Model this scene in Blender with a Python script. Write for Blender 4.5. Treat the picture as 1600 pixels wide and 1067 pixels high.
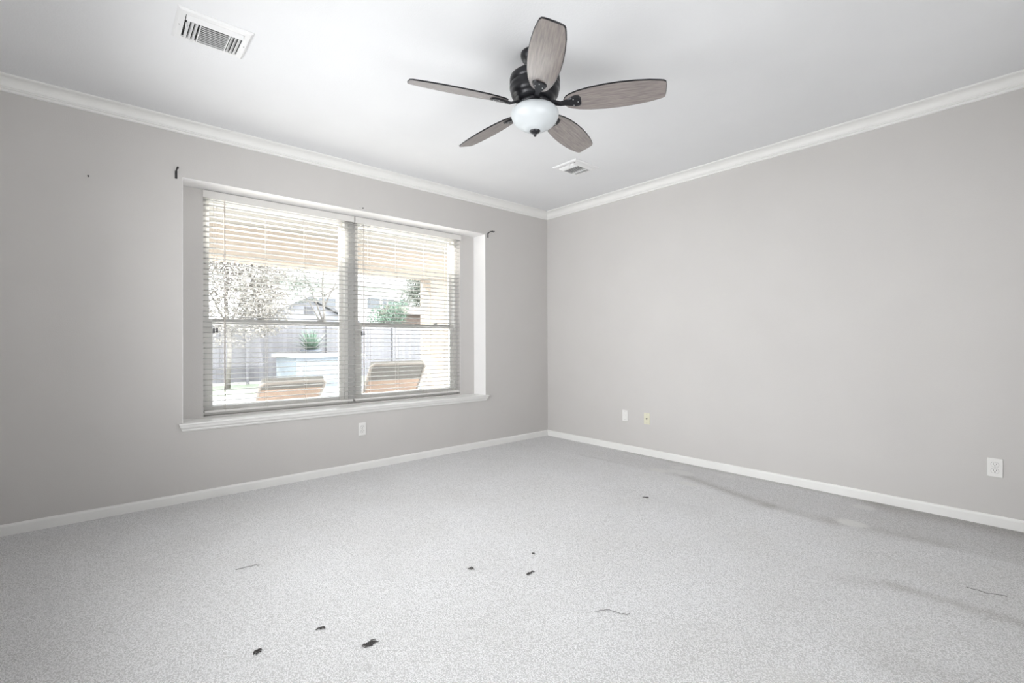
import bpy, bmesh, math, random
from mathutils import Vector, Matrix

for o in list(bpy.data.objects):
    bpy.data.objects.remove(o)
scn = bpy.context.scene
COL = scn.collection
PI = math.pi
R = math.radians

# ------------------------------------------------------------------ camera
F_PX = 740.86
YAW, PITCH, ROLL = 0.85496, 0.00283, -0.00327
CAM = Vector((-4.1821, -4.1392, 1.1430))
d = Vector((math.cos(YAW) * math.cos(PITCH), math.sin(YAW) * math.cos(PITCH), math.sin(PITCH)))
r0 = Vector((math.sin(YAW), -math.cos(YAW), 0))
u0 = r0.cross(d)
rr = r0 * math.cos(ROLL) + u0 * math.sin(ROLL)
uu = -r0 * math.sin(ROLL) + u0 * math.cos(ROLL)
cam_data = bpy.data.cameras.new('camera')
cam = bpy.data.objects.new('camera', cam_data)
COL.objects.link(cam)
M4 = Matrix((rr, uu, -d)).transposed().to_4x4()
M4.translation = CAM
cam.matrix_world = M4
cam_data.sensor_fit = 'HORIZONTAL'
cam_data.sensor_width = 36.0
cam_data.lens = F_PX / 1600 * 36.0
cam_data.clip_start = 0.02
cam_data.clip_end = 300
scn.camera = cam

# ------------------------------------------------------------------ world, lights, exposure
XL, YB = -4.69, -4.42          # hidden side wall and wall behind the camera
SKY_P, SUN_P = 13.0, 42.0
XL, YB = -4.69, -4.42          # hidden side wall and wall behind the camera
world = bpy.data.worlds.new('sky')
scn.world = world
world.use_nodes = True
bg = world.node_tree.nodes['Background']
bg.inputs[0].default_value = (0.94, 0.97, 1.0, 1)
bg.inputs[1].default_value = SKY_P

def area(name, loc, rot, sx, sy, power, color):
    ld = bpy.data.lights.new(name, 'AREA')
    ld.shape = 'RECTANGLE'
    ld.size, ld.size_y = sx, sy
    ld.energy = power
    ld.color = color
    lo = bpy.data.objects.new(name, ld)
    lo.location = loc
    lo.rotation_euler = rot
    COL.objects.link(lo)
    return lo
# added fill lamps on the two windowless hidden walls (beside and behind the camera): (centre, size, power, spread, tilt)
for nm, loc, rot, sx, sy, pw, spr in (
        ('side_wall_fill', (XL + 0.03, -1.80, 1.35), (0, R(-90), 0), 1.6, 2.2, 16.5, 140),
        ('side_wall_far_fill', (XL + 0.09, -1.30, 1.35), (0, R(-96), 0), 1.6, 1.6, 20.0, 100),
        ('side_wall_floor_fill', (XL + 0.06, -2.70, 1.35), (0, R(-59), 0), 1.6, 2.2, 23.0, 105),
        ('back_wall_fill', (-2.2, YB + 0.03, 1.5), (R(90), 0, 0), 3.2, 1.6, 13.0, 180),
        ('back_wall_up_fill', (-3.2, YB + 0.06, 1.5), (R(115), 0, 0), 2.2, 1.6, 22.0, 100)):
    la = area(nm, loc, rot, sx, sy, pw, (0.97, 0.985, 1.0))
    la.data.spread = R(spr)
# sun high over the yard: it lights the lawn and the front of the patio slab, the roof keeps it off the window
sun = bpy.data.lights.new('sun', 'SUN'); sun.energy = SUN_P; sun.angle = R(2.0); sun.color = (1.0, 0.97, 0.92)
so_ = bpy.data.objects.new('sun', sun); COL.objects.link(so_)
so_.rotation_euler = (R(-49), 0, R(10))

scn.view_settings.view_transform = 'Standard'
scn.view_settings.look = 'None'
scn.view_settings.exposure = 0.10
scn.view_settings.gamma = 1.0
scn.view_settings.use_curve_mapping = False

# ------------------------------------------------------------------ materials
def new_mat(name):
    m = bpy.data.materials.new(name)
    m.use_nodes = True
    nt = m.node_tree
    return m, nt, nt.nodes['Principled BSDF']

def lk(nt, a, b):
    nt.links.new(a, b)

def obj_coord(nt, scale=(1, 1, 1)):
    tc = nt.nodes.new('ShaderNodeTexCoord')
    mp = nt.nodes.new('ShaderNodeMapping')
    mp.inputs['Scale'].default_value = scale
    lk(nt, tc.outputs['Object'], mp.inputs['Vector'])
    return mp.outputs['Vector']

def plain(name, col, rough=0.5, metal=0.0, var=0.03, scale=20.0, bump=0.0, bscale=200.0, spec=0.5):
    m, nt, b = new_mat(name)
    vec = obj_coord(nt)
    n = nt.nodes.new('ShaderNodeTexNoise')
    n.inputs['Scale'].default_value = scale
    n.inputs['Detail'].default_value = 3
    lk(nt, vec, n.inputs['Vector'])
    rp = nt.nodes.new('ShaderNodeValToRGB')
    rp.color_ramp.elements[0].position = 0.3
    rp.color_ramp.elements[1].position = 0.7
    c0 = [max(0, c * (1 - var)) for c in col]
    c1 = [min(1, c * (1 + var)) for c in col]
    rp.color_ramp.elements[0].color = (*c0, 1)
    rp.color_ramp.elements[1].color = (*c1, 1)
    lk(nt, n.outputs['Fac'], rp.inputs['Fac'])
    lk(nt, rp.outputs['Color'], b.inputs['Base Color'])
    b.inputs['Roughness'].default_value = rough
    b.inputs['Metallic'].default_value = metal
    b.inputs['Specular IOR Level'].default_value = spec
    if bump:
        n2 = nt.nodes.new('ShaderNodeTexNoise')
        n2.inputs['Scale'].default_value = bscale
        n2.inputs['Detail'].default_value = 2
        lk(nt, vec, n2.inputs['Vector'])
        bp = nt.nodes.new('ShaderNodeBump')
        bp.inputs['Strength'].default_value = bump
        bp.inputs['Distance'].default_value = 0.002
        lk(nt, n2.outputs['Fac'], bp.inputs['Height'])
        lk(nt, bp.outputs['Normal'], b.inputs['Normal'])
    return m

M = {}
M['wall'] = plain('wall_paint', (0.60, 0.582, 0.565), 0.75, var=0.012, scale=2.5, bump=0.25, bscale=160, spec=0.25)
M['ceiling'] = plain('ceiling_paint', (0.81, 0.815, 0.825), 0.85, var=0.01, scale=3, bump=0.35, bscale=110, spec=0.2)
M['recess'] = plain('recess_white', (0.88, 0.87, 0.865), 0.6, var=0.01, scale=3, bump=0.15, bscale=160, spec=0.3)
M['trim'] = plain('trim_paint', (0.84, 0.835, 0.815), 0.4, var=0.015, scale=6)
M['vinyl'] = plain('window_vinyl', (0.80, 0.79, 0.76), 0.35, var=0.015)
M['rail'] = plain('shaded_rail_vinyl', (0.52, 0.515, 0.5), 0.4, var=0.02)  # backlit shade of meeting rails and mullion put into a darker vinyl
M['blind'] = plain('blind_white', (0.74, 0.725, 0.7), 0.4, var=0.02)
M['slat'] = plain('slat_white', (0.56, 0.55, 0.53), 0.45, var=0.02)
M['ring'] = plain('receptacle_edge_grey', (0.30, 0.30, 0.30), 0.5)
M['cord'] = plain('blind_cord', (0.66, 0.63, 0.58), 0.8)
M['wand'] = plain('wand_plastic', (0.55, 0.50, 0.46), 0.3)
M['tassel'] = plain('tassel_grey', (0.10, 0.10, 0.10), 0.5)
M['black'] = plain('black_iron', (0.012, 0.012, 0.013), 0.4, var=0.2)
M['fanblack'] = plain('fan_black_metal', (0.016, 0.016, 0.019), 0.28, metal=0.3, var=0.15)
M['plate'] = plain('plate_white', (0.83, 0.82, 0.80), 0.3, var=0.01)
M['beige'] = plain('plate_almond', (0.72, 0.70, 0.56), 0.35, var=0.01)
M['slot'] = plain('slot_dark', (0.02, 0.02, 0.02), 0.6)
M['screw'] = plain('screw_steel', (0.45, 0.45, 0.45), 0.35, metal=0.8)
M['vent'] = plain('vent_enamel', (0.80, 0.80, 0.80), 0.35, var=0.01)
M['duct'] = plain('duct_dark', (0.015, 0.015, 0.015), 0.8)
M['scrap'] = plain('carpet_tear_dark', (0.085, 0.08, 0.077), 0.9, var=0.5, scale=300)
M['yarn'] = plain('loose_yarn_grey', (0.20, 0.195, 0.19), 0.9, var=0.3, scale=300)
M['bowl'] = plain('frosted_glass', (0.56, 0.59, 0.605), 0.35, var=0.02, scale=8)
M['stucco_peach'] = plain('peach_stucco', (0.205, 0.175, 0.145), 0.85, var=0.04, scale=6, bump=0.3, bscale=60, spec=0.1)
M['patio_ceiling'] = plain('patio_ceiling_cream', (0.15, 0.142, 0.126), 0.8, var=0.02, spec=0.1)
M['concrete'] = plain('patio_concrete', (0.55, 0.55, 0.55), 0.9, var=0.05, scale=4, spec=0.1)
M['grass'] = plain('lawn_green', (0.16, 0.18, 0.14), 0.95, var=0.2, scale=10, spec=0.1)
M['house'] = plain('white_siding', (0.38, 0.38, 0.38), 0.7, var=0.02, spec=0.1)
M['lavender'] = plain('pale_grey_siding', (0.23, 0.23, 0.255), 0.8, var=0.03, spec=0.1)
M['roofgrey'] = plain('roof_shingle_grey', (0.1, 0.1, 0.106), 0.9, var=0.15, scale=14, spec=0.1)
M['paneout'] = plain('house_window_grey', (0.1, 0.105, 0.115), 0.15, var=0.05, spec=0.1)
M['brick'] = plain('roof_red_tile', (0.075, 0.058, 0.05), 0.85, var=0.12, scale=12, spec=0.1)
M['leaf'] = plain('tree_leaf', (0.1, 0.11, 0.092), 0.8, var=0.35, scale=4, spec=0.1)
M['leafbrown'] = plain('dry_leaf', (0.19, 0.176, 0.158), 0.8, var=0.3, scale=4, spec=0.1)
M['leafgreen'] = plain('shrub_leaf', (0.085, 0.125, 0.095), 0.7, var=0.35, scale=6, spec=0.1)
M['bark'] = plain('bark', (0.13, 0.12, 0.11), 0.9, var=0.25, scale=15, spec=0.1)
M['pot'] = plain('glazed_pot', (0.1, 0.11, 0.13), 0.3, var=0.08, spec=0.1)
M['spa'] = plain('spa_tile_blue', (0.155, 0.172, 0.19), 0.35, var=0.08, scale=14, spec=0.1)
M['coping'] = plain('coping_stone', (0.24, 0.24, 0.24), 0.8, var=0.04, spec=0.1)
M['water'] = plain('pool_water', (0.14, 0.19, 0.2), 0.06, var=0.1, scale=3, bump=0.3, bscale=6, spec=0.1)
M['cushion'] = plain('peach_cushion', (0.235, 0.175, 0.135), 0.9, var=0.05, scale=30, spec=0.1)
M['sling'] = plain('taupe_fabric', (0.105, 0.1, 0.09), 0.85, var=0.05, scale=40, spec=0.1)
M['chairframe'] = plain('cream_frame', (0.19, 0.17, 0.15), 0.4, var=0.03, spec=0.1)

# fence: vertical boards
def fence_mat():
    m, nt, b = new_mat('fence_boards')
    vec = obj_coord(nt, (7.2, 1, 1))
    sx = nt.nodes.new('ShaderNodeSeparateXYZ'); lk(nt, vec, sx.inputs[0])
    fr = nt.nodes.new('ShaderNodeMath'); fr.operation = 'FRACT'; lk(nt, sx.outputs['X'], fr.inputs[0])
    fl = nt.nodes.new('ShaderNodeMath'); fl.operation = 'FLOOR'; lk(nt, sx.outputs['X'], fl.inputs[0])
    wn = nt.nodes.new('ShaderNodeTexWhiteNoise'); wn.noise_dimensions = '1D'; lk(nt, fl.outputs[0], wn.inputs['W'])
    rp = nt.nodes.new('ShaderNodeValToRGB')
    rp.color_ramp.elements[0].color = (0.125, 0.122, 0.129, 1); rp.color_ramp.elements[1].color = (0.15, 0.146, 0.156, 1)
    lk(nt, wn.outputs['Value'], rp.inputs['Fac'])
    gp = nt.nodes.new('ShaderNodeMath'); gp.operation = 'GREATER_THAN'; gp.inputs[1].default_value = 0.07
    lk(nt, fr.outputs[0], gp.inputs[0])
    mx = nt.nodes.new('ShaderNodeMix'); mx.data_type = 'RGBA'
    mx.inputs['A'].default_value = (0.08, 0.08, 0.082, 1)
    lk(nt, gp.outputs[0], mx.inputs['Factor']); lk(nt, rp.outputs['Color'], mx.inputs['B'])
    lk(nt, mx.outputs['Result'], b.inputs['Base Color'])
    b.inputs['Roughness'].default_value = 0.9
    b.inputs['Specular IOR Level'].default_value = 0.1
    return m
M['fence'] = fence_mat()

# weathered grey-brown wood of the fan blades (grain along local X)
def wood_mat():
    m, nt, b = new_mat('weathered_blade_wood')
    vec = obj_coord(nt, (5, 70, 5))
    n = nt.nodes.new('ShaderNodeTexNoise'); n.inputs['Scale'].default_value = 1.6; n.inputs['Detail'].default_value = 6
    n.inputs['Roughness'].default_value = 0.65; lk(nt, vec, n.inputs['Vector'])
    rp = nt.nodes.new('ShaderNodeValToRGB'); e = rp.color_ramp.elements
    e[0].position = 0.28; e[0].color = (0.080, 0.063, 0.056, 1)
    e[1].position = 0.72; e[1].color = (0.27, 0.225, 0.205, 1)
    x = e.new(0.5); x.color = (0.18, 0.146, 0.132, 1)
    lk(nt, n.outputs['Fac'], rp.inputs['Fac'])
    lk(nt, rp.outputs['Color'], b.inputs['Base Color'])
    b.inputs['Roughness'].default_value = 0.5
    b.inputs['Coat Weight'].default_value = 1.0
    b.inputs['Coat IOR'].default_value = 2.5
    b.inputs['Coat Roughness'].default_value = 0.16
    return m
M['bladewood'] = wood_mat()

# window glass: mostly clear, a thin mirror film
def glass_mat():
    m = bpy.data.materials.new('window_glass'); m.use_nodes = True
    nt = m.node_tree
    for n in list(nt.nodes): nt.nodes.remove(n)
    out = nt.nodes.new('ShaderNodeOutputMaterial')
    tr = nt.nodes.new('ShaderNodeBsdfTransparent'); tr.inputs[0].default_value = (0.97, 0.98, 0.98, 1)
    gl = nt.nodes.new('ShaderNodeBsdfGlossy'); gl.inputs['Roughness'].default_value = 0.02
    fr = nt.nodes.new('ShaderNodeFresnel'); fr.inputs['IOR'].default_value = 1.35
    mx = nt.nodes.new('ShaderNodeMixShader')
    nt.links.new(fr.outputs[0], mx.inputs[0]); nt.links.new(tr.outputs[0], mx.inputs[1]); nt.links.new(gl.outputs[0], mx.inputs[2])
    nt.links.new(mx.outputs[0], out.inputs[0])
    return m
M['glass'] = glass_mat()

# carpet: looped pile, traffic soil (attribute "soil") and pressed furniture dents (attribute "dent")
def carpet_mat():
    m, nt, b = new_mat('looped_carpet')
    vec = obj_coord(nt)
    vo = nt.nodes.new('ShaderNodeTexVoronoi'); vo.inputs['Scale'].default_value = 190; lk(nt, vec, vo.inputs['Vector'])
    nz = nt.nodes.new('ShaderNodeTexNoise'); nz.inputs['Scale'].default_value = 330; nz.inputs['Detail'].default_value = 3
    nz.inputs['Roughness'].default_value = 0.7; lk(nt, vec, nz.inputs['Vector'])
    nl = nt.nodes.new('ShaderNodeTexNoise'); nl.inputs['Scale'].default_value = 2.2; nl.inputs['Detail'].default_value = 4
    lk(nt, vec, nl.inputs['Vector'])
    r1 = nt.nodes.new('ShaderNodeValToRGB'); e = r1.color_ramp.elements
    e[0].position = 0.28; e[0].color = (0.93, 0.93, 0.94, 1); e[1].position = 0.70; e[1].color = (0.64, 0.638, 0.64, 1)
    lk(nt, vo.outputs['Distance'], r1.inputs['Fac'])
    r2 = nt.nodes.new('ShaderNodeValToRGB'); e = r2.color_ramp.elements
    e[0].position = 0.34; e[0].color = (0.66, 0.658, 0.658, 1); e[1].position = 0.56; e[1].color = (1.0, 1.0, 1.0, 1)
    lk(nt, nz.outputs['Fac'], r2.inputs['Fac'])
    m1 = nt.nodes.new('ShaderNodeMix'); m1.data_type = 'RGBA'; m1.blend_type = 'MULTIPLY'; m1.inputs['Factor'].default_value = 0.8
    lk(nt, r1.outputs['Color'], m1.inputs['A']); lk(nt, r2.outputs['Color'], m1.inputs['B'])
    r3 = nt.nodes.new('ShaderNodeValToRGB'); e = r3.color_ramp.elements
    e[0].position = 0.3; e[0].color = (0.95, 0.945, 0.935, 1); e[1].position = 0.7; e[1].color = (1, 1, 1, 1)
    lk(nt, nl.outputs['Fac'], r3.inputs['Fac'])
    m2 = nt.nodes.new('ShaderNodeMix'); m2.data_type = 'RGBA'; m2.blend_type = 'MULTIPLY'; m2.inputs['Factor'].default_value = 1
    lk(nt, m1.outputs['Result'], m2.inputs['A']); lk(nt, r3.outputs['Color'], m2.inputs['B'])
    at = nt.nodes.new('ShaderNodeAttribute'); at.attribute_name = 'soil'
    m3 = nt.nodes.new('ShaderNodeMix'); m3.data_type = 'RGBA'; m3.blend_type = 'MULTIPLY'
    m3.inputs['B'].default_value = (0.52, 0.50, 0.475, 1)
    lk(nt, at.outputs['Fac'], m3.inputs['Factor']); lk(nt, m2.outputs['Result'], m3.inputs['A'])
    ad = nt.nodes.new('ShaderNodeAttribute'); ad.attribute_name = 'dent'
    m4 = nt.nodes.new('ShaderNodeMix'); m4.data_type = 'RGBA'
    m4.inputs['B'].default_value = (0.70, 0.695, 0.675, 1)
    lk(nt, ad.outputs['Fac'], m4.inputs['Factor']); lk(nt, m3.outputs['Result'], m4.inputs['A'])
    lk(nt, m4.outputs['Result'], b.inputs['Base Color'])
    b.inputs['Roughness'].default_value = 1.0
    b.inputs['Specular IOR Level'].default_value = 0.05
    bp = nt.nodes.new('ShaderNodeBump'); bp.inputs['Strength'].default_value = 0.55; bp.inputs['Distance'].default_value = 0.004
    bp.invert = True
    lk(nt, vo.outputs['Distance'], bp.inputs['Height']); lk(nt, bp.outputs['Normal'], b.inputs['Normal'])
    return m
M['carpet'] = carpet_mat()

# ------------------------------------------------------------------ mesh helpers
class MB:
    """collects shapes; build() links them as one mesh object"""
    def __init__(self):
        self.v, self.f, self.mi, self.sm = [], [], [], []
    def add(self, verts, faces, mi=0, smooth=False, mat=None):
        b = len(self.v)
        for p in verts:
            p = Vector(p)
            if mat is not None: p = mat @ p
            self.v.append(p)
        for f in faces:
            self.f.append([b + i for i in f]); self.mi.append(mi); self.sm.append(smooth)
        return self
    def box(self, a, c, bev=0.0, mi=0, mat=None, seg=2):
        bm = bmesh.new()
        bmesh.ops.create_cube(bm, size=1)
        for v in bm.verts:
            v.co = Vector([a[i] + (c[i] - a[i]) * (v.co[i] + 0.5) for i in range(3)])
        if bev > 0:
            bmesh.ops.bevel(bm, geom=list(bm.edges), offset=bev, segments=seg, affect='EDGES', profile=0.5)
        bm.verts.ensure_lookup_table()
        self.add([v.co.copy() for v in bm.verts], [[v.index for v in f.verts] for f in bm.faces], mi, False, mat)
        bm.free()
        return self
    def prism(self, poly, axis, lo, hi, mi=0, mat=None, smooth=False):
        """poly of (p,q) in the plane across `axis`; axis x:(y,z) y:(x,z) z:(x,y)"""
        n = len(poly)
        def P(pq, t):
            p, q = pq
            return {'x': (t, p, q), 'y': (p, t, q), 'z': (p, q, t)}[axis]
        vs = [P(p, lo) for p in poly] + [P(p, hi) for p in poly]
        fs = [[i, (i + 1) % n, n + (i + 1) % n, n + i] for i in range(n)]
        fs += [list(range(n))[::-1], [n + i for i in range(n)]]
        return self.add(vs, fs, mi, smooth, mat)
    def lathe(self, prof, n=48, mi=0, mat=None, smooth=True):
        vs, fs = [], []
        for (r, z) in prof:
            for k in range(n):
                a = 2 * PI * k / n
                vs.append((max(r, 1e-5) * math.cos(a), max(r, 1e-5) * math.sin(a), z))
        for i in range(len(prof) - 1):
            for k in range(n):
                fs.append([i * n + k, i * n + (k + 1) % n, (i + 1) * n + (k + 1) % n, (i + 1) * n + k])
        fs.append([k for k in range(n)][::-1])
        fs.append([(len(prof) - 1) * n + k for k in range(n)])
        return self.add(vs, fs, mi, smooth, mat)
    def tube(self, pts, rad, n=8, mi=0, mat=None, caps=True):
        pts = [Vector(p) for p in pts]
        rads = rad if isinstance(rad, (list, tuple)) else [rad] * len(pts)
        vs, fs = [], []
        up = None
        for i, p in enumerate(pts):
            t = (pts[min(i + 1, len(pts) - 1)] - pts[max(i - 1, 0)]).normalized()
            if up is None:
                up = Vector((0, 0, 1)) if abs(t.z) < 0.9 else Vector((1, 0, 0))
            s = t.cross(up).normalized(); w = s.cross(t).normalized(); up = w
            for k in range(n):
                a = 2 * PI * k / n
                vs.append(p + (s * math.cos(a) + w * math.sin(a)) * rads[i])
        for i in range(len(pts) - 1):
            for k in range(n):
                fs.append([i * n + k, i * n + (k + 1) % n, (i + 1) * n + (k + 1) % n, (i + 1) * n + k])
        if caps:
            fs.append([k for k in range(n)][::-1]); fs.append([(len(pts) - 1) * n + k for k in range(n)])
        return self.add(vs, fs, mi, n > 5, mat)
    def sphere(self, c, rad, n=12, mi=0, sc=(1, 1, 1)):
        prof = [(rad * math.sin(PI * i / n), -rad * math.cos(PI * i / n)) for i in range(n + 1)]
        m = Matrix.Translation(c) @ Matrix.Diagonal((*sc, 1))
        return self.lathe(prof, 2 * n, mi, m)
    def build(self, name, mats, parent=None, fix=True):
        me = bpy.data.meshes.new(name)
        me.from_pydata([tuple(v) for v in self.v], [], self.f)
        if not isinstance(mats, (list, tuple)): mats = [mats]
        for m in mats: me.materials.append(m)
        me.polygons.foreach_set('material_index', self.mi)
        me.polygons.foreach_set('use_smooth', self.sm)
        if fix:
            bm = bmesh.new(); bm.from_mesh(me)
            bmesh.ops.recalc_face_normals(bm, faces=bm.faces)
            bm.to_mesh(me); bm.free()
        o = bpy.data.objects.new(name, me)
        COL.objects.link(o)
        if parent is not None: o.parent = parent
        return o

def tag(o, label, cat, group=None):
    o['label'] = label; o['category'] = cat
    if group: o['group'] = group
    return o

def thing(name, label, cat, loc=(0, 0, 0), rot=(0, 0, 0), group=None):
    o = bpy.data.objects.new(name, None)
    o.empty_display_size = 0.1
    COL.objects.link(o)
    o.location = loc; o.rotation_euler = rot
    return tag(o, label, cat, group)

def struct(o):
    o['kind'] = 'structure'
    return o

def dup(o, label=None, loc=None):
    c = o.copy(); COL.objects.link(c)
    if label: c['label'] = label
    if loc is not None: c.location = loc
    for ch in list(o.children):
        k = ch.copy(); COL.objects.link(k); k.parent = c
        for g in list(ch.children):
            q = g.copy(); COL.objects.link(q); q.parent = k
    return c

# ------------------------------------------------------------------ the room
H = 2.743
RX0, RX1, RZ0, RZ1, RD = -3.732, -0.968, 0.570, 2.346, 0.21     # window recess
WX0, WX1, WZ0, WZ1, WD = -3.575, -1.160, 0.578, 2.338, 0.42     # opening in the recess's back

def frame_boxes(mb, X0, X1, Z0, Z1, hx0, hx1, hz0, hz1, y0, y1, mi=0):
    mb.box((X0, y0, Z0), (hx0, y1, Z1), mi=mi)
    mb.box((hx1, y0, Z0), (X1, y1, Z1), mi=mi)
    mb.box((hx0, y0, Z0), (hx1, y1, hz0), mi=mi)
    mb.box((hx0, y0, hz1), (hx1, y1, Z1), mi=mi)

w = MB()
frame_boxes(w, XL - 0.15, 0.15, 0, H, RX0, RX1, RZ0 - 0.03, RZ1, 0.0, RD)
frame_boxes(w, XL - 0.15, 0.15, 0, H, WX0, WX1, WZ0, WZ1, RD, WD)
# return faces of the recess, whiter than the wall: thin skim on top, right, left and back
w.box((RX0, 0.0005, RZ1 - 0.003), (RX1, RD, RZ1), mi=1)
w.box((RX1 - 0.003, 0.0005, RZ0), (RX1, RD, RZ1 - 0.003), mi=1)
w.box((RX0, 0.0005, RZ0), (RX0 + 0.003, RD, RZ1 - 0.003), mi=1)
struct(w.build('wall_left', [M['wall'], M['recess']]))

struct(MB().box((0, YB - 0.15, 0), (0.15, 0, H)).build('wall_right', M['wall']))
struct(MB().box((XL - 0.15, YB - 0.15, 0), (0, YB, H)).build('wall_back', M['wall']))
struct(MB().box((XL - 0.15, YB, 0), (XL, 0, H)).build('wall_side', M['wall']))
struct(MB().box((XL - 0.15, YB - 0.15, H), (0.15, WD, H + 0.12)).build('ceiling', M['ceiling']))

# carpeted floor: a fine grid carrying soil and dent attributes
def seg_dist(px, py, a, b):
    ax, ay = a; bx, by = b
    t = max(0, min(1, ((px - ax) * (bx - ax) + (py - ay) * (by - ay)) / ((bx - ax) ** 2 + (by - ay) ** 2)))
    return math.hypot(px - ax - t * (bx - ax), py - ay - t * (by - ay)), t
def smooth(a, b, x):
    t = max(0, min(1, (x - a) / (b - a))); return t * t * (3 - 2 * t)
DENTS = [(-0.60, -2.18, 0.085, 0.055), (-0.415, -1.80, 0.085, 0.06), (-0.33, -1.96, 0.13, 0.07), (-0.20, -1.86, 0.07, 0.05),
         (-0.606, -3.285, 0.085, 0.062), (-0.20, -3.26, 0.07, 0.055), (-0.16, -2.28, 0.09, 0.05), (-2.45, -3.60, 0.15, 0.11)]
DSTR = [0.75, 0.75, 0.55, 0.5, 0.9, 0.6, 0.35, 0.25]
STREAK = [((-0.48, -0.95), (-0.44, -2.05), 0.035, 0.28), ((-0.44, -2.1), (-0.66, -2.80), 0.06, 0.50), ((-0.66, -2.80), (-0.68, -3.20), 0.05, 0.45),
          ((-0.68, -3.2), (-0.60, -3.7), 0.07, 0.25), ((-1.37, -3.62), (-1.36, -4.10), 0.04, 0.42), ((-1.50, -3.45), (-1.37, -3.66), 0.05, 0.22),
          ((-0.05, -3.35), (-0.03, -4.3), 0.13, 0.55), ((-2.05, -3.75), (-2.0, -3.95), 0.11, 0.22), ((-0.03, -1.2), (-0.03, -3.3), 0.05, 0.30),
          ((-1.15, -1.9), (-1.1, -2.5), 0.10, 0.10)]
def soil_dent(x, y):
    s = 0.0
    for a, b, wd, k in STREAK:
        dd, t = seg_dist(x, y, a, b)
        s += 0.75 * k * math.exp(-(dd / wd) ** 2)
    # worn strip between the wall on the right and the edge of a vanished cabinet
    edge = -0.45 - 0.22 * smooth(-1.9, -2.8, y)
    if x > edge:
        s += 0.22 * smooth(edge, edge + 0.06, x) * smooth(-0.6, -2.0, y)
    s += 0.16 * smooth(-2.6, -4.0, y) * smooth(-2.6, -1.4, x)
    dn = 0.0
    for (cx, cy, ra, rb), k in zip(DENTS, DSTR):
        q = math.sqrt(((x - cx) / rb) ** 2 + ((y - cy) / ra) ** 2)
        dn = max(dn, k * (1 - smooth(0.8, 1.12, q)))
    return min(s, 1), dn
NX, NY = 235, 221
vs, fs, soil, dent = [], [], [], []
for j in range(NY + 1):
    for i in range(NX + 1):
        x = XL + (0 - XL) * i / NX; y = YB + (0 - YB) * j / NY
        vs.append((x, y, 0)); s, q = soil_dent(x, y); soil.append(s); dent.append(q)
for j in range(NY):
    for i in range(NX):
        a = j * (NX + 1) + i; fs.append([a, a + 1, a + NX + 2, a + NX + 1])
nb = len(vs)
x0, x1, y0, y1, zb = XL - 0.15, 0.15, YB - 0.15, WD, -0.15
vs += [(x0, y0, zb), (x1, y0, zb), (x1, y1, zb), (x0, y1, zb), (x0, y0, -0.002), (x1, y0, -0.002), (x1, y1, -0.002), (x0, y1, -0.002)]
fs += [[nb + i for i in q] for q in ((3, 2, 1, 0), (4, 5, 6, 7), (0, 1, 5, 4), (1, 2, 6, 5), (2, 3, 7, 6), (3, 0, 4, 7))]
soil += [0] * 8; dent += [0] * 8
me = bpy.data.meshes.new('floor'); me.from_pydata(vs, [], fs); me.materials.append(M['carpet'])
for nm, arr in (('soil', soil), ('dent', dent)):
    at = me.attributes.new(nm, 'FLOAT', 'POINT'); at.data.foreach_set('value', arr)
fl = bpy.data.objects.new('floor', me); COL.objects.link(fl); struct(fl)

# baseboards
BP = [(0, 0), (-0.014, 0), (-0.014, 0.052), (-0.0125, 0.059), (-0.008, 0.0645), (0, 0.0668)]
struct(MB().prism(BP, 'x', XL, 0).build('baseboard_left', M['trim']))
struct(MB().prism([(p, q) for p, q in BP], 'y', YB, -0.014).build('baseboard_right', M['trim']))

# crown moulding profile: (distance from wall, height below the ceiling)
CP = [(0, 0), (0.080, 0), (0.080, -0.007), (0.074, -0.010)]
for k in range(9):
    a = PI / 2 * k / 8
    CP.append((0.068 - 0.046 * math.sin(a), -0.012 - 0.046 * (1 - math.cos(a))))
CP += [(0.018, -0.060), (0.018, -0.066), (0.0105, -0.069), (0.0105, -0.081), (0.004, -0.084), (0, -0.084)]
def crown(name, axis):
    n = len(CP); mb = MB(); v = []
    for end in (0, 1):
        for (p, q) in CP:
            far = -p if end else (XL if axis == 'x' else YB)     # mitred at the visible corner
            v.append((far, -p, H + q) if axis == 'x' else (-p, far, H + q))
    f = [[i, (i + 1) % n, n + (i + 1) % n, n + i] for i in range(n)] + [list(range(n)), [n + i for i in range(n)]]
    mb.add(v, f)
    return struct(mb.build(name, M['trim']))
crown('trim_1', 'x'); crown('trim_2', 'y')

# window stool with a moulded apron under it, returned at an angle at the ends
SP = [(0.000, 0.0), (-0.030, 0.0), (-0.034, -0.003), (-0.034, -0.010), (-0.030, -0.013), (-0.029, -0.017), (-0.026, -0.030), (-0.018, -0.040),
      (-0.015, -0.044), (-0.015, -0.050), (-0.009, -0.060), (0.0, -0.062)]
mb = MB(); v = []; n = len(SP)
for sgn, xe in ((-1, RX0 - 0.024), (1, RX1 + 0.024)):
    for (p, q) in SP:
        v.append((xe - sgn * 0.40 * max(0, -q - 0.003) + 0 * p, p, RZ0 + q))
f = [[i, (i + 1) % n, n + (i + 1) % n, n + i] for i in range(n)] + [list(range(n)), [n + i for i in range(n)]]
mb.add(v, f)
mb.box((RX0 + 0.0005, -0.0, RZ0 - 0.028), (RX1 - 0.0005, RD + 0.0, RZ0))
struct(mb.build('trim_3', M['trim']))

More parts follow.
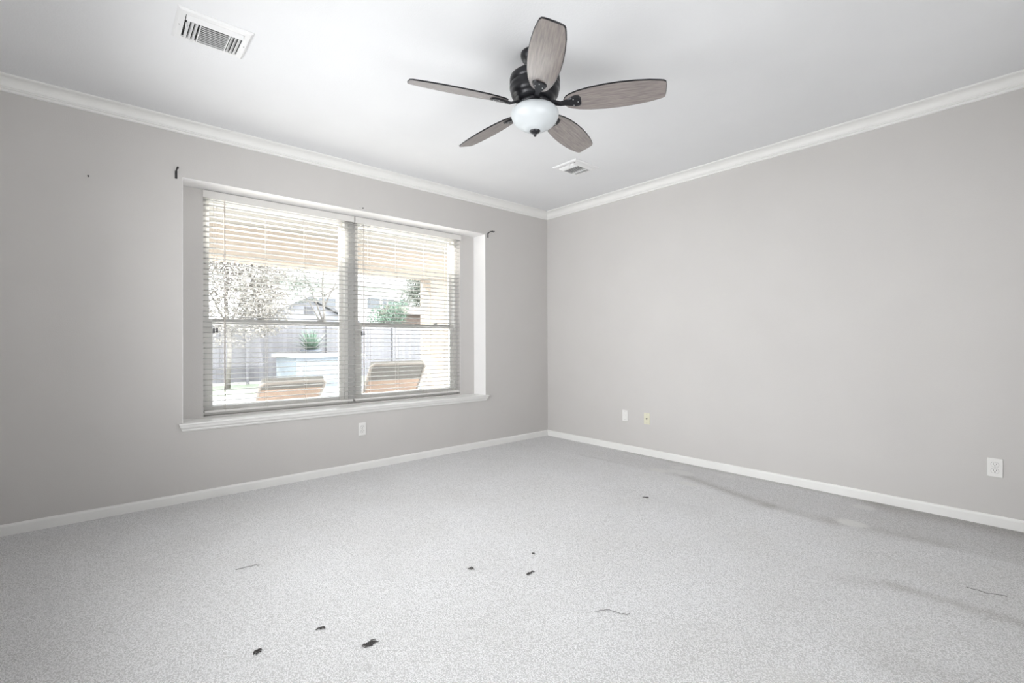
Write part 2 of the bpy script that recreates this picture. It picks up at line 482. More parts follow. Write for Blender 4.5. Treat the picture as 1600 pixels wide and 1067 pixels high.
# ------------------------------------------------------------------ windows: two single-hung units and a mullion
FY0, FY1 = 0.285, 0.385
MULL = (-2.400, -2.335)
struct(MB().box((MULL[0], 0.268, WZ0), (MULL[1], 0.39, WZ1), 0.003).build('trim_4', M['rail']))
def window_unit(name, x0, x1):
    fb = MB(); fw = 0.030
    frame_boxes(fb, x0, x1, WZ0, WZ1, x0 + fw, x1 - fw, WZ0 + fw, WZ1 - fw, FY0, FY1)
    fr = struct(fb.build(name, M['vinyl']))
    zm0, zm1 = 1.303, 1.345
    def sash(nm, z0, z1, ya, yb, st, bot, top, bmat):
        sb = MB(); xa, xb = x0 + fw, x1 - fw
        sb.box((xa, ya, z0), (xa + st, yb, z1), 0.003); sb.box((xb - st, ya, z0), (xb, yb, z1), 0.003)
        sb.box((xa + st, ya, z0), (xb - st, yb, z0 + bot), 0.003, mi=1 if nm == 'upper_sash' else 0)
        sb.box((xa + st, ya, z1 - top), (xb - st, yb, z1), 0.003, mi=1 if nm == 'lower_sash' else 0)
        so = sb.build(nm, [M['vinyl'], M['rail']], fr)
        ym = (ya + yb) / 2
        MB().box((xa + st - 0.002, ym - 0.002, z0 + bot - 0.002), (xb - st + 0.002, ym + 0.002, z1 - top + 0.002)).build('pane', M['glass'], so)
        return so
    sash('upper_sash', zm0, WZ1 - fw, 0.345, 0.372, 0.030, 0.040, 0.030, None)
    lo = sash('lower_sash', WZ0 + fw, zm1, 0.300, 0.335, 0.046, 0.045, 0.042, None)
    for px in (0.30, 0.78):
        xx = x0 + (x1 - x0) * px
        MB().box((xx - 0.022, 0.300, zm1 - 0.001), (xx + 0.022, 0.325, zm1 + 0.010), 0.003).tube([(xx, 0.31, zm1 + 0.010), (xx + 0.012, 0.296, zm1 + 0.012)], 0.004).build('sash_lock', M['rail'], lo)
    return fr
window_unit('window_1', WX0, MULL[0]); window_unit('window_2', MULL[1], WX1)

# ------------------------------------------------------------------ blinds
SLAT_W, PITCH_Z = 0.050, 0.0416
BY = 0.242
def make_blind(label, x0, x1, tass_x, wand_x, lad_x, tass_z):
    t = thing('window_blind', label, 'blind', ((x0 + x1) / 2, BY, WZ0), (0, 0, 0), 'white slatted window blinds')
    cx = (x0 + x1) / 2; half = (x1 - x0) / 2
    zt = 2.337 - WZ0
    hr = MB().box((-half - (0.012 if x0 < -3 else 0.004), -0.047, zt - 0.056), (half + (0.004 if x0 < -3 else 0.012), -0.034, zt), 0.003)
    hr.box((-half + 0.004, -0.033, zt - 0.045), (half - 0.004, 0.022, zt - 0.004), 0.002)
    hr.build('headrail', M['blind'], t)
    n = 4
    prof = [(-SLAT_W / 2 + SLAT_W * i / n, 0.0022 * (1 - (2 * i / n - 1) ** 2)) for i in range(n + 1)]
    prof = prof + [(p, q - 0.0040) for p, q in prof[::-1]]
    zlo, zhi = 0.062, zt - 0.062
    cnt = int((zhi - zlo) / PITCH_Z) + 1
    s0 = MB().prism(prof, 'x', -half, half).build('slat', M['slat'], t)
    for k in range(cnt):
        s = s0
        if k:
            s = s0.copy(); COL.objects.link(s); s.parent = t
        s.location = (0, 0, zhi - k * PITCH_Z)
        s.rotation_euler = (R(-1.5), 0, 0)
    zl = zhi - (cnt - 1) * PITCH_Z
    MB().box((-half, -SLAT_W / 2, 0.022), (half, SLAT_W / 2, 0.042), 0.004).build('bottom_rail', M['blind'], t)
    for lx in lad_x:
        lb = MB(); q = lx - cx
        for yy in (-SLAT_W / 2 - 0.0035, SLAT_W / 2 + 0.0035):
            lb.tube([(q, yy, 0.03), (q, yy, zt - 0.03)], 0.0013, 5)
        for k in range(cnt):
            z = zhi - k * PITCH_Z - 0.0035
            lb.tube([(q, -SLAT_W / 2 - 0.003, z), (q, SLAT_W / 2 + 0.003, z)], 0.0008, 4)
        lb.build('ladder_cord', M['cord'], t)
    for j, dx in enumerate((0.0, 0.022)):
        q = tass_x + dx - cx
        lc = MB().tube([(q, -0.034, zt - 0.05), (q + 0.001, -0.036, tass_z + 0.02 - WZ0)], 0.0011, 5).build('lift_cord', M['cord'], t)
        tz = tass_z - WZ0 + (0.004 if j else 0)
        mt = Matrix.Translation((q + 0.001, -0.036, tz))
        MB().lathe([(0.002, 0.022), (0.006, 0.018), (0.0075, 0.008), (0.0055, 0.002), (0.009, -0.010), (0.0095, -0.016), (0.004, -0.018)], 14, mat=mt).build('tassel', M['tassel'], lc)
    q = wand_x - cx
    MB().tube([(q, -0.036, zt - 0.05), (q, -0.038, zt - 0.075), (q, -0.040, 0.105)], [0.002, 0.0042, 0.0042], 6).build('tilt_wand', M['wand'], t)
    return t
b1 = make_blind('white slatted blind over the left half of the window, the wider of two', -3.567, -2.376, -3.506, -3.430,
           (-3.425, -3.121, -2.805, -2.490), 1.244)
b2 = make_blind('white slatted blind over the right half of the window, beside the bright recess return', -2.358, -1.166, -2.300, -2.278,
           (-2.208, -1.916, -1.591, -1.325), 1.236)

# ------------------------------------------------------------------ ceiling fan
FC = Vector((-2.362, -2.246, 0)); ZB = 2.455
fan = thing('ceiling_fan', 'five-bladed black ceiling fan with wood blades and white bowl light', 'ceiling fan', (FC.x, FC.y, H))
dz = -H
def FZ(prof): return [(r, z - H) for r, z in prof]
MB().lathe(FZ([(0.0, 2.7425), (0.077, 2.7425), (0.078, 2.732), (0.074, 2.718), (0.062, 2.697), (0.046, 2.684), (0.024, 2.678), (0.0, 2.678)])).build('canopy', M['fanblack'], fan)
MB().lathe(FZ([(0.0, 2.69), (0.0135, 2.69), (0.0135, 2.640), (0.028, 2.636), (0.030, 2.618), (0.0, 2.615)]), 24).build('downrod', M['fanblack'], fan)
MB().lathe(FZ([(0.0, 2.624), (0.090, 2.624), (0.125, 2.619), (0.137, 2.609), (0.139, 2.600), (0.139, 2.572), (0.1355, 2.570), (0.1355, 2.566), (0.139, 2.564),
               (0.139, 2.546), (0.133, 2.538), (0.134, 2.530), (0.130, 2.512), (0.118, 2.497), (0.112, 2.495), (0.112, 2.490), (0.100, 2.479), (0.085, 2.474), (0.0, 2.474)]), 64).build('motor_housing', M['fanblack'], fan)
MB().lathe(FZ([(0.0, 2.476), (0.082, 2.476), (0.086, 2.470), (0.086, 2.456), (0.074, 2.452), (0.074, 2.444), (0.0, 2.444)]), 48).build('light_fitter', M['fanblack'], fan)
MB().lathe(FZ([(0.0, 2.449), (0.076, 2.4495), (0.098, 2.445), (0.118, 2.434), (0.129, 2.420), (0.132, 2.407), (0.1295, 2.390), (0.120, 2.370), (0.104, 2.352),
               (0.084, 2.338), (0.064, 2.329), (0.060, 2.324), (0.045, 2.318), (0.022, 2.315), (0.0, 2.315)]), 64).build('light_bowl', M['bowl'], fan)
MB().lathe(FZ([(0.0, 2.319), (0.029, 2.319), (0.030, 2.314), (0.024, 2.306), (0.012, 2.301), (0.0075, 2.298), (0.0085, 2.291), (0.006, 2.285), (0.0, 2.284)]), 24).build('finial', M['fanblack'], fan)
HW = [(0.160, 0.012), (0.166, 0.026), (0.178, 0.041), (0.20, 0.053), (0.24, 0.066), (0.30, 0.077), (0.38, 0.0845), (0.46, 0.086), (0.54, 0.082), (0.61, 0.074),
      (0.66, 0.064), (0.680, 0.0585), (0.690, 0.051), (0.694, 0.040), (0.696, 0.020)]
def blade_mesh():
    mb = MB(); n = len(HW); th = 0.0032
    top = [(x, h, th) for x, h in HW] + [(x, -h, th) for x, h in HW[::-1]]
    ins = [(x, max(h - 0.004, 0.004), -th) for x, h in HW] + [(x, -max(h - 0.004, 0.004), -th) for x, h in HW[::-1]]
    ins = [(min(max(x, 0.164), 0.692), y, z) for x, y, z in ins]
    k = len(top)
    v = top + ins
    mb.add(v, [list(range(k))], 1); b = len(mb.v)
    mb.add(v, [[i, (i + 1) % k, k + (i + 1) % k, k + i] for i in range(k)], 1)
    mb.add(v, [[k + i for i in range(k)][::-1]], 0)
    return mb
def bracket_mesh():
    mb = MB()
    zt = -0.0035
    out = [(0.078, 0.020), (0.11, 0.016), (0.145, 0.013), (0.175, 0.018), (0.205, 0.034), (0.225, 0.040), (0.245, 0.036), (0.255, 0.022)]
    zz = [0.012, 0.010, -0.004, zt, zt, zt, zt, zt]
    tt = [0.014, 0.014, 0.013, 0.010, 0.008, 0.007, 0.007, 0.006]
    vs = []
    for (x, h), z, t in zip(out, zz, tt):
        vs += [(x, h, z), (x, -h, z), (x, -h * 0.7, z - t), (x, h * 0.7, z - t)]
    fs = []
    for i in range(len(out) - 1):
        for j in range(4):
            fs.append([4 * i + j, 4 * i + (j + 1) % 4, 4 * i + 4 + (j + 1) % 4, 4 * i + 4 + j])
    fs += [[0, 1, 2, 3], [4 * (len(out) - 1) + j for j in range(4)]]
    mb.add(vs, fs)
    return mb
blade0 = blade_mesh().build('blade', [M['bladewood'], M['fanblack']], fan)
br0 = bracket_mesh().build('blade_arm', M['fanblack'], blade0)
arm_screws = []
for (x, y) in ((0.215, 0.020), (0.215, -0.020), (0.240, 0.0)):
    arm_screws.append(MB().sphere((x, y, -0.0115), 0.0035, 6).build('screw', M['screw'], blade0))
for k in range(5):
    bl = blade0
    if k:
        bl = blade0.copy(); COL.objects.link(bl); bl.parent = fan
        for ch in [br0] + arm_screws:
            c = ch.copy(); COL.objects.link(c); c.parent = bl
    bl.location = (0, 0, ZB - H)
    # pitch first (about the blade's own axis), then its bearing
    bl.rotation_euler = (Matrix.Rotation(R(16.4 + 72 * k), 3, 'Z') @ Matrix.Rotation(R(-18), 3, 'X')).to_euler()

# ------------------------------------------------------------------ ceiling registers
VW, VD = 0.322, 0.285
def make_vent(label, loc):
    t = thing('ceiling_vent', label, 'vent', loc, (0, 0, 0), 'ceiling air registers')
    hx, hy = VW / 2, VD / 2
    b = 0.036
    fm = MB()
    # stamped frame: four mitred sides, rising to an inner lip
    ring = [(hx, hy, 0.0), (hx, hy, -0.004), (hx - 0.010, hy - 0.010, -0.011), (hx - b, hy - b, -0.011), (hx - b, hy - b, 0.0)]
    vs = []
    for (x, y, z) in ring:
        vs += [(-x, -y, z), (x, -y, z), (x, y, z), (-x, y, z)]
    fs = []
    for i in range(len(ring) - 1):
        for j in range(4):
            fs.append([4 * i + j, 4 * i + (j + 1) % 4, 4 * i + 4 + (j + 1) % 4, 4 * i + 4 + j])
    fm.add(vs, fs); fm.build('frame', M['vent'], t)
    ix, iy = hx - b, hy - b
    MB().box((-ix, -iy, -0.0035), (ix, iy, -0.001)).build('backing', M['duct'], t)
    # dividers
    for dxx in (-0.060, 0.066):
        MB().box((dxx - 0.002, -iy + 0.030, -0.023), (dxx + 0.002, iy - 0.001, -0.0036)).build('divider', M['vent'], t)
    lv0 = MB().box((-0.0600, -0.0010, -0.0034), (0.0600, 0.0010, 0.0034)).build('louver', M['vent'], t)
    N = 11
    for k in range(N):
        l = lv0
        if k: l = lv0.copy(); COL.objects.link(l); l.parent = t
        l.location = (0.003, -iy + 0.036 + (2 * iy - 0.044) * k / (N - 1), -0.0165); l.rotation_euler = (R(-26), 0, 0)
    # slanted near side shield and end blades
    MB().prism([(-iy + 0.0005, -0.0105), (-iy + 0.0295, -0.0215), (-iy + 0.0295, -0.0230), (-iy + 0.0005, -0.0120)], 'x', -ix + 0.002, ix - 0.002).build('side_blade', M['vent'], t)
    for s, xs in ((-1, (-0.076, -0.093, -0.110)), (1, (0.080, 0.096, 0.112))):
        e0 = None
        for xx in xs:
            e = MB().prism([(-0.0010, -0.0085), (0.0010, -0.0085), (0.0010, 0.0085), (-0.0010, 0.0085)], 'y', -iy + 0.0305, iy - 0.003) if e0 is None else None
            if e0 is None:
                e0 = e.build('end_blade', M['vent'], t); q = e0
            else:
                q = e0.copy(); COL.objects.link(q); q.parent = t
            q.location = (xx, 0, -0.0145); q.rotation_euler = (0, R(52) if s > 0 else R(-32), 0)
    MB().box((-ix + 0.006, -0.03, -0.026), (-ix + 0.011, -0.01, -0.006), 0.001).build('damper_lever', M['vent'], t)
    for sx in (-1, 1): MB().sphere((sx * (hx - 0.019), 0, -0.0115), 0.0035, 6).build('screw', M['screw'], t)
    return t
v1 = make_vent('large white ceiling air register near the top left, above the window wall', (-3.741, -1.286, H))
v2 = dup(v1, 'small-looking white ceiling air register beyond the fan, toward the far corner', (-0.900, -1.262, H))

# ------------------------------------------------------------------ wall plates
def plate_mesh(w_=0.070, h_=0.115, t_=0.006):
    return MB().box((-w_ / 2, -t_, -h_ / 2), (w_ / 2, 0, h_ / 2), 0.0025)
def outlet(label, loc, rz):
    t = thing('wall_outlet', label, 'outlet', loc, (0, 0, rz), 'duplex wall outlets')
    plate_mesh().build('plate', M['plate'], t)
    for s in (1, -1):
        pr = []
        for k in range(32):
            a = 2 * PI * k / 32
            pr.append((0.0172 * math.cos(a), max(-0.0135, min(0.0135, 0.0172 * math.sin(a)))))
        rc = MB().prism([(p, q + s * 0.0195) for p, q in pr], 'y', -0.0082, -0.004).prism([(p * 1.07, q * 1.07 + s * 0.0195) for p, q in pr], 'y', -0.0064, -0.004, mi=1).build('receptacle', [M['plate'], M['ring']], t)
        sb = MB()
        sb.box((-0.0082, -0.0086, s * 0.0195 - 0.001), (-0.0056, -0.0080, s * 0.0195 + 0.0085))
        sb.box((0.0056, -0.0086, s * 0.0195 + 0.0005), (0.0080, -0.0080, s * 0.0195 + 0.0075))
        sb.lathe([(0.0028, -0.0003), (0.0028, 0.0003)], 14, mat=Matrix.Translation((0, -0.0083, s * 0.0195 - 0.0068)) @ Matrix.Rotation(R(90), 4, 'X'))
        sb.build('slots', M['slot'], rc)
    MB().sphere((0, -0.0062, 0), 0.0027, 6).build('screw', M['screw'], t)
    return t
outlet('white duplex outlet low on the left wall under the window', (-2.386, 0, 0.367), 0)
outlet('white duplex outlet low on the right wall near the right edge of the photo', (0, -3.883, 0.361), R(-90))
t = thing('phone_jack', 'white wall plate with a small jack, on the right wall nearest the corner', 'wall plate', (0, -1.147, 0.374), (0, 0, R(-90)))
plate_mesh().build('plate', M['plate'], t)
MB().box((-0.010, -0.008, -0.011), (0.010, -0.005, 0.011), 0.001).build('jack', M['plate'], t)
for zz_ in (0.042, -0.042): MB().sphere((0, -0.0062, zz_), 0.0027, 6).build('screw', M['screw'], t)
t = thing('cable_plate', 'beige wall plate with a dark coaxial connector in its middle', 'wall plate', (0, -1.411, 0.371), (0, 0, R(-90)))
plate_mesh().build('plate', M['beige'], t)
MB().lathe([(0.0075, 0.0), (0.0075, 0.004), (0.0048, 0.004), (0.0048, 0.013), (0.0, 0.013)], 18, mat=Matrix.Translation((0, -0.005, 0)) @ Matrix.Rotation(R(90), 4, 'X')).build('connector', M['slot'], t)
for zz_ in (0.042, -0.042): MB().sphere((0, -0.0062, zz_), 0.0027, 6).build('screw', M['screw'], t)

# ------------------------------------------------------------------ curtain rod brackets, hole, nail
def bracket(label, loc):
    t = thing('curtain_bracket', label, 'curtain bracket', loc, (0, 0, 0), 'black curtain rod brackets')
    MB().box((-0.007, -0.004, -0.030), (0.007, 0, 0.026), 0.0015).build('wall_plate', M['black'], t)
    pts = [(0, -0.004, 0.012), (0, -0.014, 0.022), (0, -0.035, 0.029), (0, -0.065, 0.030), (0, -0.088, 0.029)]
    MB().tube(pts, 0.0048, 10).build('arm', M['black'], t)
    cup = [(0, -0.088 - 0.013 + 0.013 * math.cos(a), 0.028 + 0.013 * math.sin(a)) for a in [PI * (0.05 - 1.0 * k / 10) for k in range(11)]]
    MB().tube(cup, 0.0048, 10).build('cup', M['black'], t)
    return t
bracket('black curtain rod bracket on the left wall at the window\'s upper left corner', (-3.768, 0, 2.357))
bracket('black curtain rod bracket on the left wall at the window\'s upper right corner', (-0.932, 0, 2.338))
tag(MB().tube([(0, 0, 0), (0, -0.012, 0.002)], 0.003, 8).sphere((0, -0.012, 0.002), 0.005, 6).build('nail', M['slot']), 'small nail in the left wall, out by itself left of the window', 'nail').location = (-4.237, 0, 2.235)
t = thing('wall_anchor', 'pair of dark screw anchors in the wall just above the window\'s middle', 'wall anchor', (-2.383, 0, 2.368))
MB().tube([(-0.020, 0, 0.002), (-0.020, -0.006, 0.002)], 0.0032, 8).build('screw', M['screw'], t)
MB().tube([(0.008, 0, 0.004), (0.008, -0.008, 0.004)], 0.0050, 8).build('screw', M['slot'], t)

# ------------------------------------------------------------------ torn tufts and loose threads on the carpet
random.seed(4)
def tuft(label, x, y, ln, wd, ang, n):
    mb = MB()
    for k in range(n):
        a = random.uniform(-0.25, 0.25); off = random.uniform(-1.5 * wd, 1.5 * wd); s = random.uniform(-0.5, 0.15) * ln; l = random.uniform(0.35, 0.8) * ln
        pts = []
        for q in range(5):
            tt = q / 4
            pts.append((s + l * tt, off + a * l * tt + random.uniform(-0.002, 0.002), 0.003 + 0.006 * math.sin(PI * tt) * random.uniform(0.4, 1)))
        mb.tube(pts, random.uniform(0.0013, 0.0024), 6)
    o = mb.build('carpet_tear', M['scrap'])
    o.location = (x, y, 0); o.rotation_euler = (0, 0, ang)
    return tag(o, label, 'carpet tear', 'dark torn tufts in the carpet')
A0 = R(-41)      # bearing of the picture's rightward direction on the floor
tuft('largest dark torn tuft in the carpet, front and centre-left', -3.416, -2.422, 0.046, 0.006, A0 + R(40), 13)
tuft('dark torn tuft in the carpet, second nearest, left of the largest one', -3.520, -2.197, 0.036, 0.008, A0 + R(25), 6)
tuft('dark torn tuft in the carpet farthest to the front left', -3.752, -2.196, 0.030, 0.007, A0 + R(50), 6)
tuft('small dark torn tuft with a thread, mid-carpet, left of a pair', -2.768, -2.187, 0.030, 0.006, A0 + R(-10), 6)
tuft('slim slanted dark torn tuft in the middle of the carpet', -2.581, -2.423, 0.042, 0.004, A0 + R(50), 8)
tuft('tiny dark speck of torn carpet behind the slim slanted tuft', -2.415, -2.276, 0.014, 0.004, A0, 5)
tuft('small dark tear in the carpet toward the right wall\'s stains', -1.159, -2.148, 0.050, 0.006, A0 + R(-20), 5)
def thread(label, pts):
    x0, y0 = pts[0]
    p3 = []
    for i in range(len(pts) - 1):
        for q in range(5):
            tt = q / 5
            p3.append((pts[i][0] + (pts[i + 1][0] - pts[i][0]) * tt - x0 + random.uniform(-.003, .003), pts[i][1] + (pts[i + 1][1] - pts[i][1]) * tt - y0 + random.uniform(-.003, .003), 0.003 + random.uniform(0, .003)))
    o = MB().tube(p3, 0.0014, 6).build('loose_thread', M['yarn'])
    o.location = (x0, y0, 0)
    return tag(o, label, 'thread', 'loose grey threads on the carpet')
thread('thin loose grey thread on the carpet at the left, below the window', [(-3.668, -1.412), (-3.625, -1.420), (-3.575, -1.425), (-3.560, -1.445)])
thread('thin bent grey thread on the carpet right of centre', [(-2.600, -2.850), (-2.545, -2.880), (-2.53, -2.935), (-2.50, -2.965)])
thread('thin grey thread on the carpet at the far right foreground', [(-1.155, -3.86), (-1.150, -3.93), (-1.115, -4.00)])

# ------------------------------------------------------------------ outdoors: patio, yard, neighbours
struct(MB().box((-14, WD, -0.20), (12, 4.2, -0.05)).build('patio_slab', M['concrete']))
struct(MB().box((-14, 4.2, -0.20), (14, 8.45, -0.08)).build('pool_deck', M['coping']))
struct(MB().box((-40, 8.45, -0.24), (60, 70, -0.08)).build('lawn', M['grass']))
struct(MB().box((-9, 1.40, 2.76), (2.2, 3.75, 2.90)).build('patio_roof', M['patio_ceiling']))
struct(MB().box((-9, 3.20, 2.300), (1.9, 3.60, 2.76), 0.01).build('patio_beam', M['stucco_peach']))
pc = MB().box((0.285, 3.22, -0.05), (0.725, 3.58, 2.300), 0.012)
pc.box((0.255, 3.19, -0.05), (0.755, 3.61, 0.22), 0.012)
struct(pc.build('patio_column', M['stucco_peach']))

def chaise(label, x0, x1, ztop, lean, ytop, band):
    """reclined lounger seen from behind; its head end is toward the house"""
    wd = x1 - x0
    t = thing('chaise_lounge', label, 'lounge chair', ((x0 + x1) / 2, ytop, -0.05), (0, 0, 0), 'loungers on the patio')
    hinge_z = 0.36; L = (ztop + 0.05 - hinge_z) / math.cos(R(lean)); hy = L * math.sin(R(lean))
    h = wd / 2
    rot = Matrix.Translation((0, hy, hinge_z)) @ Matrix.Rotation(R(lean), 4, 'X')
    # local frame of the backrest: z up along the back, +y = lying side, -y = toward the house
    mb = MB()
    mb.tube([(-h + 0.02, -0.02, 0), (-h + 0.02, -0.02, L - 0.05), (-h + 0.06, -0.02, L - 0.015), (h - 0.06, -0.02, L - 0.015), (h - 0.02, -0.02, L - 0.05), (h - 0.02, -0.02, 0)], 0.019, 10, mat=rot)
    mb.build('back_frame', M['chairframe'], t)
    MB().box((-h + 0.035, -0.026, L * band), (h - 0.035, -0.016, L - 0.02), 0.003, mat=rot).build('back_sling', M['sling'], t)
    MB().box((-h + 0.03, -0.012, -0.02), (h - 0.03, 0.055, L - 0.012), 0.025, mat=rot, seg=3).build('back_cushion', M['sling'], t)
    MB().box((-h + 0.035, -0.027, 0.0), (h - 0.035, -0.014, L * band), 0.003, mat=rot).build('cushion_sleeve', M['cushion'], t)
    mb = MB(); y1 = hy + 1.25
    for s in (-1, 1): mb.tube([(s * (h - 0.02), hy - 0.35, 0.32), (s * (h - 0.02), y1, 0.32)], 0.02, 10)
    mb.tube([(-h + 0.02, y1, 0.32), (h - 0.02, y1, 0.32)], 0.02, 10)
    mb.tube([(-h + 0.02, hy - 0.35, 0.32), (h - 0.02, hy - 0.35, 0.32)], 0.02, 10)
    mb.build('seat_frame', M['chairframe'], t)
    MB().box((-h + 0.03, hy - 0.02, 0.34), (h - 0.03, y1, 0.43), 0.03, seg=3).build('seat_cushion', M['cushion'], t)
    for sx in (-1, 1):
        for yy in (hy - 0.28, y1 - 0.12):
            MB().tube([(sx * (h - 0.02), yy, 0.32), (sx * (h - 0.02), yy, 0.0)], 0.019, 10).build('leg', M['chairframe'], t)
    return t
chaise('tan patio lounger outside the right half of the window, backrest raised', -1.68, -0.88, 0.905, 33, 1.40, 0.62)
chaise('orange cushioned patio lounger outside the left half of the window, backrest low', -2.91, -2.19, 0.745, 50, 1.40, 0.80)

# raised spa with coping, pool
t = thing('raised_spa', 'pale blue tiled raised spa with stone coping, beyond the patio', 'spa', (0.42, 9.4, -0.08))
MB().box((-0.85, -0.9, 0), (0.85, 0.9, 0.86), 0.01).build('tiled_wall', M['spa'], t)
cp = MB()
frame_boxes(cp, -0.95, 0.95, -1.0, 1.0, -0.62, 0.62, -0.65, 0.65, 0, 0.07)
for v in cp.v: v.y, v.z = v.z, v.y + 0.86
cp.build('coping', M['coping'], t)
MB().box((-0.63, -0.66, 0.80), (0.63, 0.66, 0.885)).build('water', M['water'], t)
t = thing('swimming_pool', 'low stone-edged pool in front of the raised spa', 'pool', (2.9, 6.6, -0.08))
cp = MB()
frame_boxes(cp, -2.8, 2.8, -1.8, 1.8, -2.4, 2.4, -1.4, 1.4, 0, 0.10)
for v in cp.v: v.y, v.z = v.z, v.y
cp.build('coping', M['coping'], t)
MB().box((-2.41, -1.41, 0.0), (2.41, 1.41, 0.05)).build('water', M['water'], t)

# fence
t = thing('privacy_fence', 'grey board privacy fence running across the yard', 'fence', (2, 12.0, -0.08))
MB().box((-16, -0.015, 0.06), (12, 0.015, 1.92)).build('board_panel', M['fence'], t)
for xx in (-15.9, -10, -7.6, -5.2, -2.8, -0.4, 2.0, 4.4, 6.8, 9.2, 11.8):
    MB().box((xx - 0.05, -0.09, 0), (xx + 0.05, -0.016, 1.86), 0.006).build('post', M['fence'], t)

def leaf_blob(mb, c, rad, n, size, sc=(1, 1, 1), mi=0):
    for k in range(n):
        z = random.uniform(-1, 1); a = random.uniform(0, 2 * PI); q = random.random() ** 0.45
        s = math.sqrt(1 - z * z)
        p = Vector((c[0] + rad * q * s * math.cos(a) * sc[0], c[1] + rad * q * s * math.sin(a) * sc[1], c[2] + rad * q * z * sc[2]))
        ax = Vector((random.gauss(0, 1), random.gauss(0, 1), random.gauss(0, 1))).normalized()
        m = Matrix.Translation(p) @ Matrix.Rotation(random.uniform(0, 6.28), 4, ax)
        l = 0.5 * size * random.uniform(0.6, 1.3); w_ = l * 0.42
        mb.add([(-l, 0, 0), (-l * .3, w_, l * .12), (l * .4, w_ * .8, l * .12), (l, 0, 0), (l * .4, -w_ * .8, l * .12), (-l * .3, -w_, l * .12)],
               [[0, 1, 2, 3], [0, 3, 4, 5]], mi, False, m)
def tree(label, x, y, h, blobs, mat, branches, leafn, lsize, group='trees in the yard'):
    t = thing('tree', label, 'tree', (x, y, -0.08), (0, 0, random.random() * 0), group)
    tb = MB()
    tb.tube([(0, 0, 0), (0.05, 0, h * 0.25), (-0.03, 0.05, h * 0.5), (0.05, 0, h * 0.9)], [0.06, 0.055, 0.045, 0.015], 8)
    for bx in branches: tb.tube([(0, 0.02, bx[3]), (bx[0] * 0.5, bx[1] * 0.5, (bx[2] + bx[3]) / 2 + 0.1), (bx[0], bx[1], bx[2])], [0.035, 0.022, 0.008], 6)
    tb.build('trunk', M['bark'], t)
    fb = MB()
    for c, rad, k, sc in blobs: leaf_blob(fb, c, rad, int(leafn * k * 4), lsize, sc)
    fb.build('foliage', M[mat], t, fix=False)
    return t
random.seed(11)
# trees seen at the left of the left pane, over the shed roof, and at the right of the right pane
tree('bare-looking brownish tree outside at the far left of the window', -1.6, 10.4, 4.6,
     [((0, 0, 2.6), 1.3, 1.0, (1, .8, 1.2)), ((0.8, 0, 3.6), 1.1, 0.8, (1.2, .8, .8)), ((-0.9, 0, 3.4), 1.1, .8, (1, 1, 1)), ((0.9, 0.2, 2.2), 0.8, .5, (1, 1, 1))],
     'leafbrown', [(0.9, 0, 3.6, 1.6), (-0.9, 0, 3.4, 1.7), (0.8, .2, 2.6, 1.3)], 1500, 0.085)
tree('loose pale green tree outside with branches over the grey gabled shed', 2.2, 14.0, 6.6,
     [((-0.8, 0, 4.6), 1.4, 0.9, (1.2, 1, .8)), ((1.0, 0, 5.0), 1.4, .8, (1.3, 1, .7)), ((-0.9, 0, 3.4), 1.0, .9, (1, 1, .8)), ((2.3, 0, 4.6), .9, .3, (1.2, 1, .6))],
     'leaf', [(-1.0, 0, 4.4, 2.0), (1.2, 0, 4.9, 2.6), (-1.0, 0, 3.4, 1.8), (2.4, 0, 4.6, 3.0)], 430, 0.085)
tree('dense grey-green tree outside at the right, beside the patio column', 10.3, 21.2, 7.0,
     [((0, 0, 3.6), 1.35, 1.5, (.8, .8, 1.5)), ((0.3, 0, 5.0), 1.2, 1.3, (.8, .8, 1.2))], 'leaf', [(0.5, 0, 4.2, 2.2)], 900, 0.12)
tree('small leafy green tree outside just right of the window mullion', 4.7, 13.9, 3.4,
     [((0, 0, 2.2), 0.75, 1.0, (1.1, 1, .9)), ((0.5, 0, 2.6), 0.5, .5, (1, 1, 1))], 'leafgreen', [(0.4, 0, 2.5, 1.2)], 500, 0.09)

# shrub in a pot on the spa edge
t = thing('potted_shrub', 'green spiky shrub in a blue-grey pot outside in front of the fence', 'potted plant', (0.82, 11.2, -0.08))
MB().lathe([(0.0, 0.0), (0.17, 0.0), (0.25, 0.55), (0.30, 0.98), (0.32, 1.0), (0.28, 1.03), (0.26, 0.98), (0.0, 0.96)], 24).build('pot', M['pot'], t)
fb = MB()
random.seed(5)
for k in range(70):
    a = random.uniform(0, 6.28); l = random.uniform(0.5, 0.95); e = random.uniform(0.35, 1.4)
    dx, dy = math.cos(a), math.sin(a)
    p = [Vector((dx * l * q * math.cos(e), dy * l * q * math.cos(e), 0.98 + l * q * math.sin(e) - 0.15 * l * q * q)) for q in (0, .35, .7, 1)]
    sd = Vector((-dy, dx, 0)) * 0.05
    vs = []
    for i, pp in enumerate(p): vs += [pp + sd * (1 - i / 3.3), pp - sd * (1 - i / 3.3)]
    fb.add(vs, [[2 * i, 2 * i + 1, 2 * i + 3, 2 * i + 2] for i in range(3)])
fb.build('foliage', M['leafgreen'], t, fix=False)

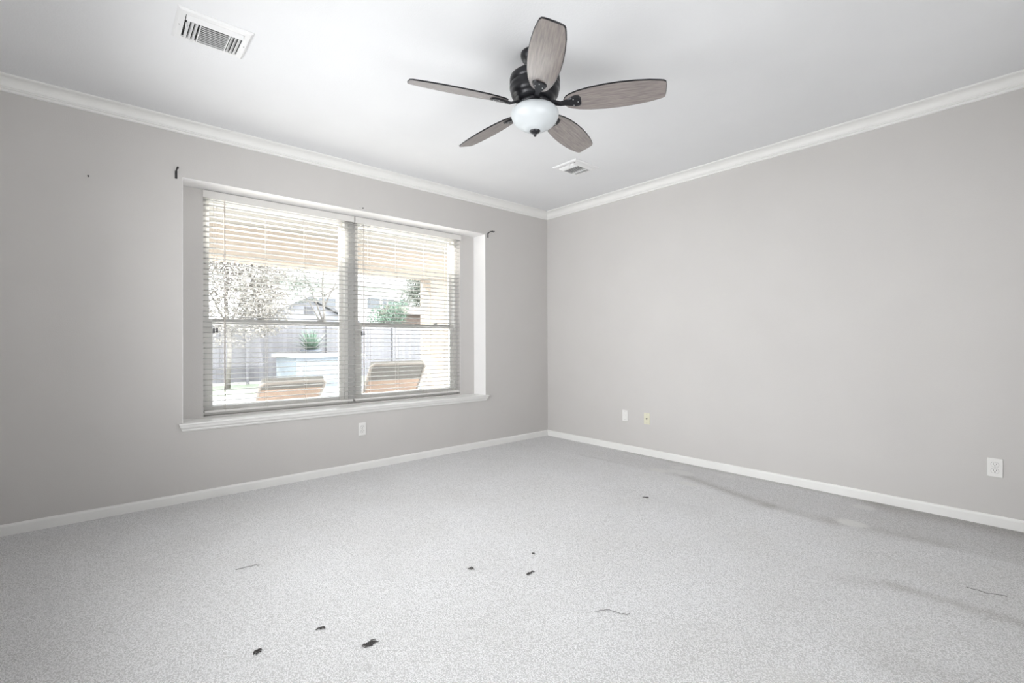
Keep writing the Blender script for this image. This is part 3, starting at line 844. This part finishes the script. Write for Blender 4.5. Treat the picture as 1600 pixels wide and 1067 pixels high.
# grey gabled shed behind the fence
t = thing('garden_shed', 'pale grey gabled outbuilding behind the fence, outside the left pane', 'shed', (2.31, 16.0, -0.08))
hw, eave, peak, dp = 2.0, 2.05, 3.02, 4.0
MB().prism([(-hw, 0), (hw, 0), (hw, eave), (0, peak), (-hw, eave)], 'y', 0, dp).build('wall', M['lavender'], t)
rf = MB()
for s in (-1, 1):
    sl = (peak - eave) / hw
    rf.prism([(0, peak + 0.02), (s * (hw + 0.35), peak + 0.02 - sl * (hw + 0.35)), (s * (hw + 0.35), peak + 0.14 - sl * (hw + 0.35)), (0, peak + 0.14)], 'y', -0.25, dp + 0.2)
rf.build('roof', M['roofgrey'], t)
MB().box((-0.18, -0.03, 2.42), (0.18, 0.02, 2.72)).build('gable_vent', M['roofgrey'], t)

# white two-storey house far behind
t = thing('neighbour_house', 'white two-storey house far behind the fence with dark windows', 'house', (8.3, 26.0, -0.08))
MB().box((-5.0, 0, 0), (4.6, 8, 5.1)).build('wall', M['house'], t)
MB().prism([(-0.6, 5.05), (8.6, 5.05), (4.0, 7.3)], 'x', -5.5, 5.1).build('roof', M['house'], t)
MB().box((-5.1, -0.65, 4.95), (5.0, -0.3, 5.15)).build('gutter', M['house'], t)
for (xa, xb, za, zb_) in ((-2.2, -1.15, 3.45, 4.05), (0.95, 1.85, 3.55, 4.25), (2.0, 2.9, 3.55, 4.25), (3.3, 3.75, 3.55, 4.25)):
    f_ = MB(); frame_boxes(f_, xa - .1, xb + .1, za - .1, zb_ + .1, xa, xb, za, zb_, -0.06, 0.0)
    f_ = f_.build('window', M['house'], t)
    MB().box((xa, -0.02, za), (xb, 0.01, zb_)).build('pane', M['paneout'], f_)
# red-roofed low building at the right
t = thing('brick_outbuilding', 'low reddish brick outbuilding behind the fence beside the dense tree', 'building', (7.55, 16.4, -0.08))
MB().box((-1.0, 0, 0), (1.5, 1.9, 2.65)).build('wall', M['brick'], t)
MB().prism([(-0.25, 2.6), (2.15, 2.6), (0.95, 3.05)], 'x', -1.2, 1.7).build('roof', M['brick'], t)
